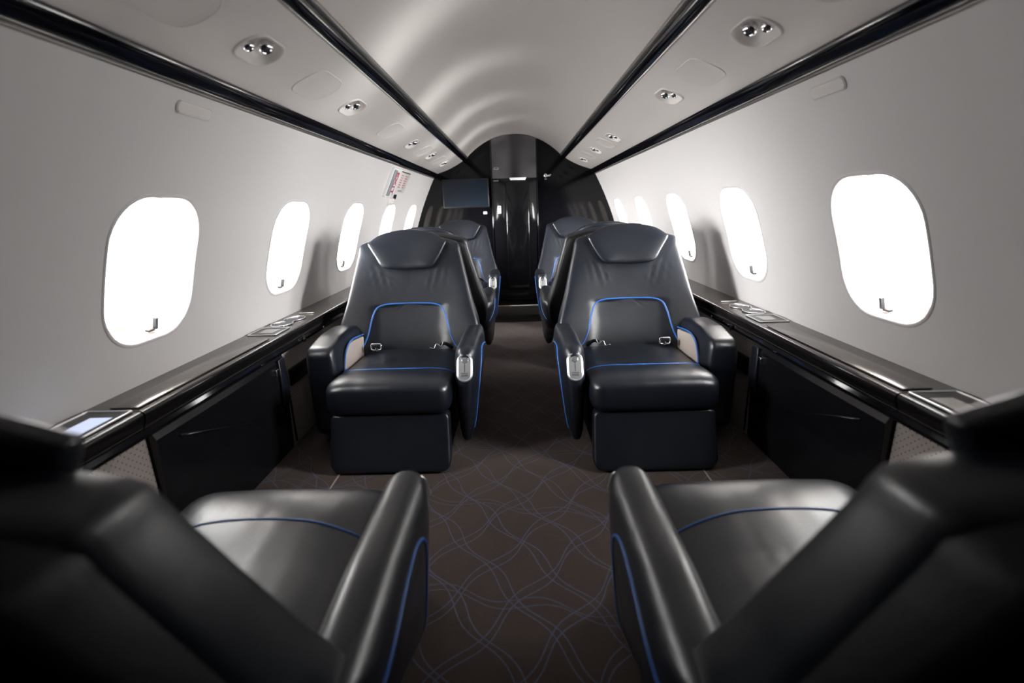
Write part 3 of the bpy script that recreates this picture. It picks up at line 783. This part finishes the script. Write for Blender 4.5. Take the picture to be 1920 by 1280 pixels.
    cp = drape(ab_, [(X(-1), p.x, p.y) for p in [Vector((q.x, q.y)) for q in pth]], (X(1), 0, 0), -.0003)
    at = BVHTree.FromBMesh(ab_)
    h = at.ray_cast(Vector((X(-.231), 1, .288)), Vector((0, -1, 0))); h2 = at.ray_cast(Vector((X(-.231), 1, .258)), Vector((0, -1, 0)))
    arm = fin('armrest', ab_, M_leather); arm['label'] = 'curved aisle side armrest'
    bm = bmesh.new(); tube(bm, cp, .0028, 8); fin('piping', bm, M_blue, arm)
    # seat control plate on the front of that armrest
    c0 = (h[0]+h2[0])/2; up = (h[0]-h2[0]).normalized(); nx = Vector((1, 0, 0)); nn = nx.cross(up); nn = nn if nn.y > 0 else -nn
    c0 = c0+nn*.0005
    F_ = Matrix((nn.cross(up)*-1, up, nn)).transposed().to_4x4()
    if F_.determinant() < 0: F_ = Matrix((nn.cross(up), up, nn)).transposed().to_4x4()
    F_.translation = c0
    F_ = F_ @ Matrix.Translation((0, .003, .003)) @ Matrix.Rotation(R(-20), 4, 'X') @ Matrix.Scale(1.12, 4)
    ov = resample(rpoly([(-.018, -.034), (.018, -.034), (.018, .034), (-.018, .034)], .0175, 8), 48)
    bm = puff(ov, lambda u, v, t, k: Vector((u, v, t)), .0045, 6, 48); bm.transform(F_); cpn = fin('control_plate', bm, M_satin)
    bm = bmesh.new(); tube(bm, [(q.x, q.y, .0035) for q in ov], .0026, 8, closed=True); bm.transform(F_); fin('bezel', bm, M_satin, cpn)
    bm = bmesh.new(); bmesh.ops.create_uvsphere(bm, u_segments=20, v_segments=10, radius=1)
    for v in bm.verts: v.co = Vector((v.co.x*.0095, .0195+v.co.y*.0085, .004+v.co.z*.003))
    bm.transform(F_); tag(fin('recline_button', bm, mat_btn, cpn), 'round grey button')
    bm = bmesh.new(); box(bm, -.0008, .0008, -.012, .014, .0036, .0048); bm.transform(F_); fin('slot', bm, M_dark, cpn, False)
    bm = bmesh.new(); box(bm, -.009, .009, -.0155, -.0135, .0036, .0052); box(bm, -.0085, .0085, -.0225, -.0175, .0036, .0056); bm.transform(F_); fin('lower_button', bm, mat_btn, cpn, False)
    # window-side armrest: squarer, upholstered, with a suede insert on its inner face
    def wa(u, v, t, k):
        return Vector((X(.219+t*(1-.10*max(0, (v-.25)/.08))), u, v))
    sidew = rpoly([(-.06, .320), (.05, .338), (.16, .338), (.278, .318), (.270, .03), (-.05, .03)], [.03, .2, .2, .03, .03, .03], 8)
    wb = puff(sidew, wa, .050, 7, 120, cen=(.10, .20))
    arm2 = fin('armrest', wb, M_leather); arm2['label'] = 'square window side armrest'
    ins = rpoly([(.0, .20), (.0, .290), (.150, .306), (.200, .285), (.232, .20)], [.0, .02, .06, .05, .0], 8)
    bm = puff(ins, lambda u, v, t, k: Vector((X(.1665+t), u, v)), .006, 6, 60); fin('insert', bm, M_suede, arm2, label='beige suede insert')
    e = [Vector((X(.1625), q.x, q.y)) for q in spline([(.0, .296, 0), (.05, .303, 0), (.12, .310, 0), (.165, .305, 0), (.198, .286, 0), (.222, .245, 0), (.236, .20, 0)], 8)]
    bm = bmesh.new(); tube(bm, e, .0026, 8); fin('piping', bm, M_blue, arm2)
    # lap belt: buckle towards the window side, tongue towards the aisle
    b0 = (.105, .070, .262)
    bm = bmesh.new(); L0 = resample(rpoly([(-.017, -.010), (.017, -.010), (.017, .010), (-.017, .010)], .004, 4), 28)
    tube(bm, [(X(b0[0])+q.x, b0[1]-.2*q.y, b0[2]+q.y+.004) for q in L0], .0028, 8, closed=True)
    bk_ = fin('belt_buckle', bm, M_chrome)
    bm = bmesh.new(); x = X(b0[0]); box(bm, x-.014, x+.014, b0[1]-.006, b0[1]+.002, b0[2]-.004, b0[2]+.012, .002, 2); fin('buckle_plate', bm, M_dark, bk_)
    bm = bmesh.new(); pts = spline([(X(.135), .035, .245), (X(.118), .05, .262), (x, b0[1]-.004, b0[2]), (x, b0[1]+.012, b0[2]-.010)], 6)
    tube(bm, pts, .006, 6); fin('belt_strap', bm, M_dark)
    x = X(-.100); bm = bmesh.new()
    tube(bm, spline([(X(-.125), .055, .275), (X(-.118), .070, .262), (X(-.104), .075, .272), (X(-.096), .082, .258), (X(-.082), .09, .264)], 6), .0022, 6)
    fin('belt_tongue', bm, M_chrome)
    bm = bmesh.new(); tube(bm, spline([(X(-.150), .030, .245), (X(-.13), .045, .265), (X(-.112), .062, .264)], 6), .006, 6); fin('belt_strap', bm, M_dark)
    return root
mat_btn = mat('grey_button', (.16,.17,.18), .3, metal=.4)
def copy_tree(o, parent=None):
    c = o.copy(); C.objects.link(c); c.parent = parent
    for ch in list(o.children): copy_tree(ch, c)
    return c
prot = {1: build_seat(1), -1: build_seat(-1), 2: build_seat(1, .090, .86), -2: build_seat(-1, .090, .86)}
used = set()
def place(m_, loc, rot, label):
    o = prot[m_] if m_ not in used else copy_tree(prot[m_])
    used.add(m_); o.location = loc; o.rotation_euler = (0, 0, rot)
    tag(o, label, 'seat', 'black leather cabin seats')
    return o
place(-2, (-.397, .330, 0), 0, 'black leather seat at the near left, seen from behind')
place(2, (.404, .330, 0), 0, 'black leather seat at the near right, seen from behind')
place(1, (-.378, 1.650, 0), pi, 'black leather seat facing the camera in the left middle of the cabin')
place(-1, (.395, 1.635, 0), pi, 'black leather seat facing the camera in the right middle of the cabin')
place(-1, (-.372, 2.105, 0), 0, 'black leather seat facing away, back to back behind the left middle seat')
place(1, (.382, 2.105, 0), 0, 'black leather seat facing away, back to back behind the right middle seat')
place(1, (-.376, 3.25, 0), pi, 'black leather seat facing the camera at the far left before the television')
place(-1, (.386, 3.20, 0), pi, 'black leather seat facing the camera at the far right before the bulkhead')

# ------------------------------------------------------------------ scale the layout to metres
done = set()
for o in bpy.data.objects:
    if o is co: continue
    if o.type == 'MESH' and o.data.name not in done:
        done.add(o.data.name); o.data.transform(Matrix.Scale(S, 4))
    mb = o.matrix_basis.copy(); mb.translation = mb.translation*S; o.matrix_basis = mb
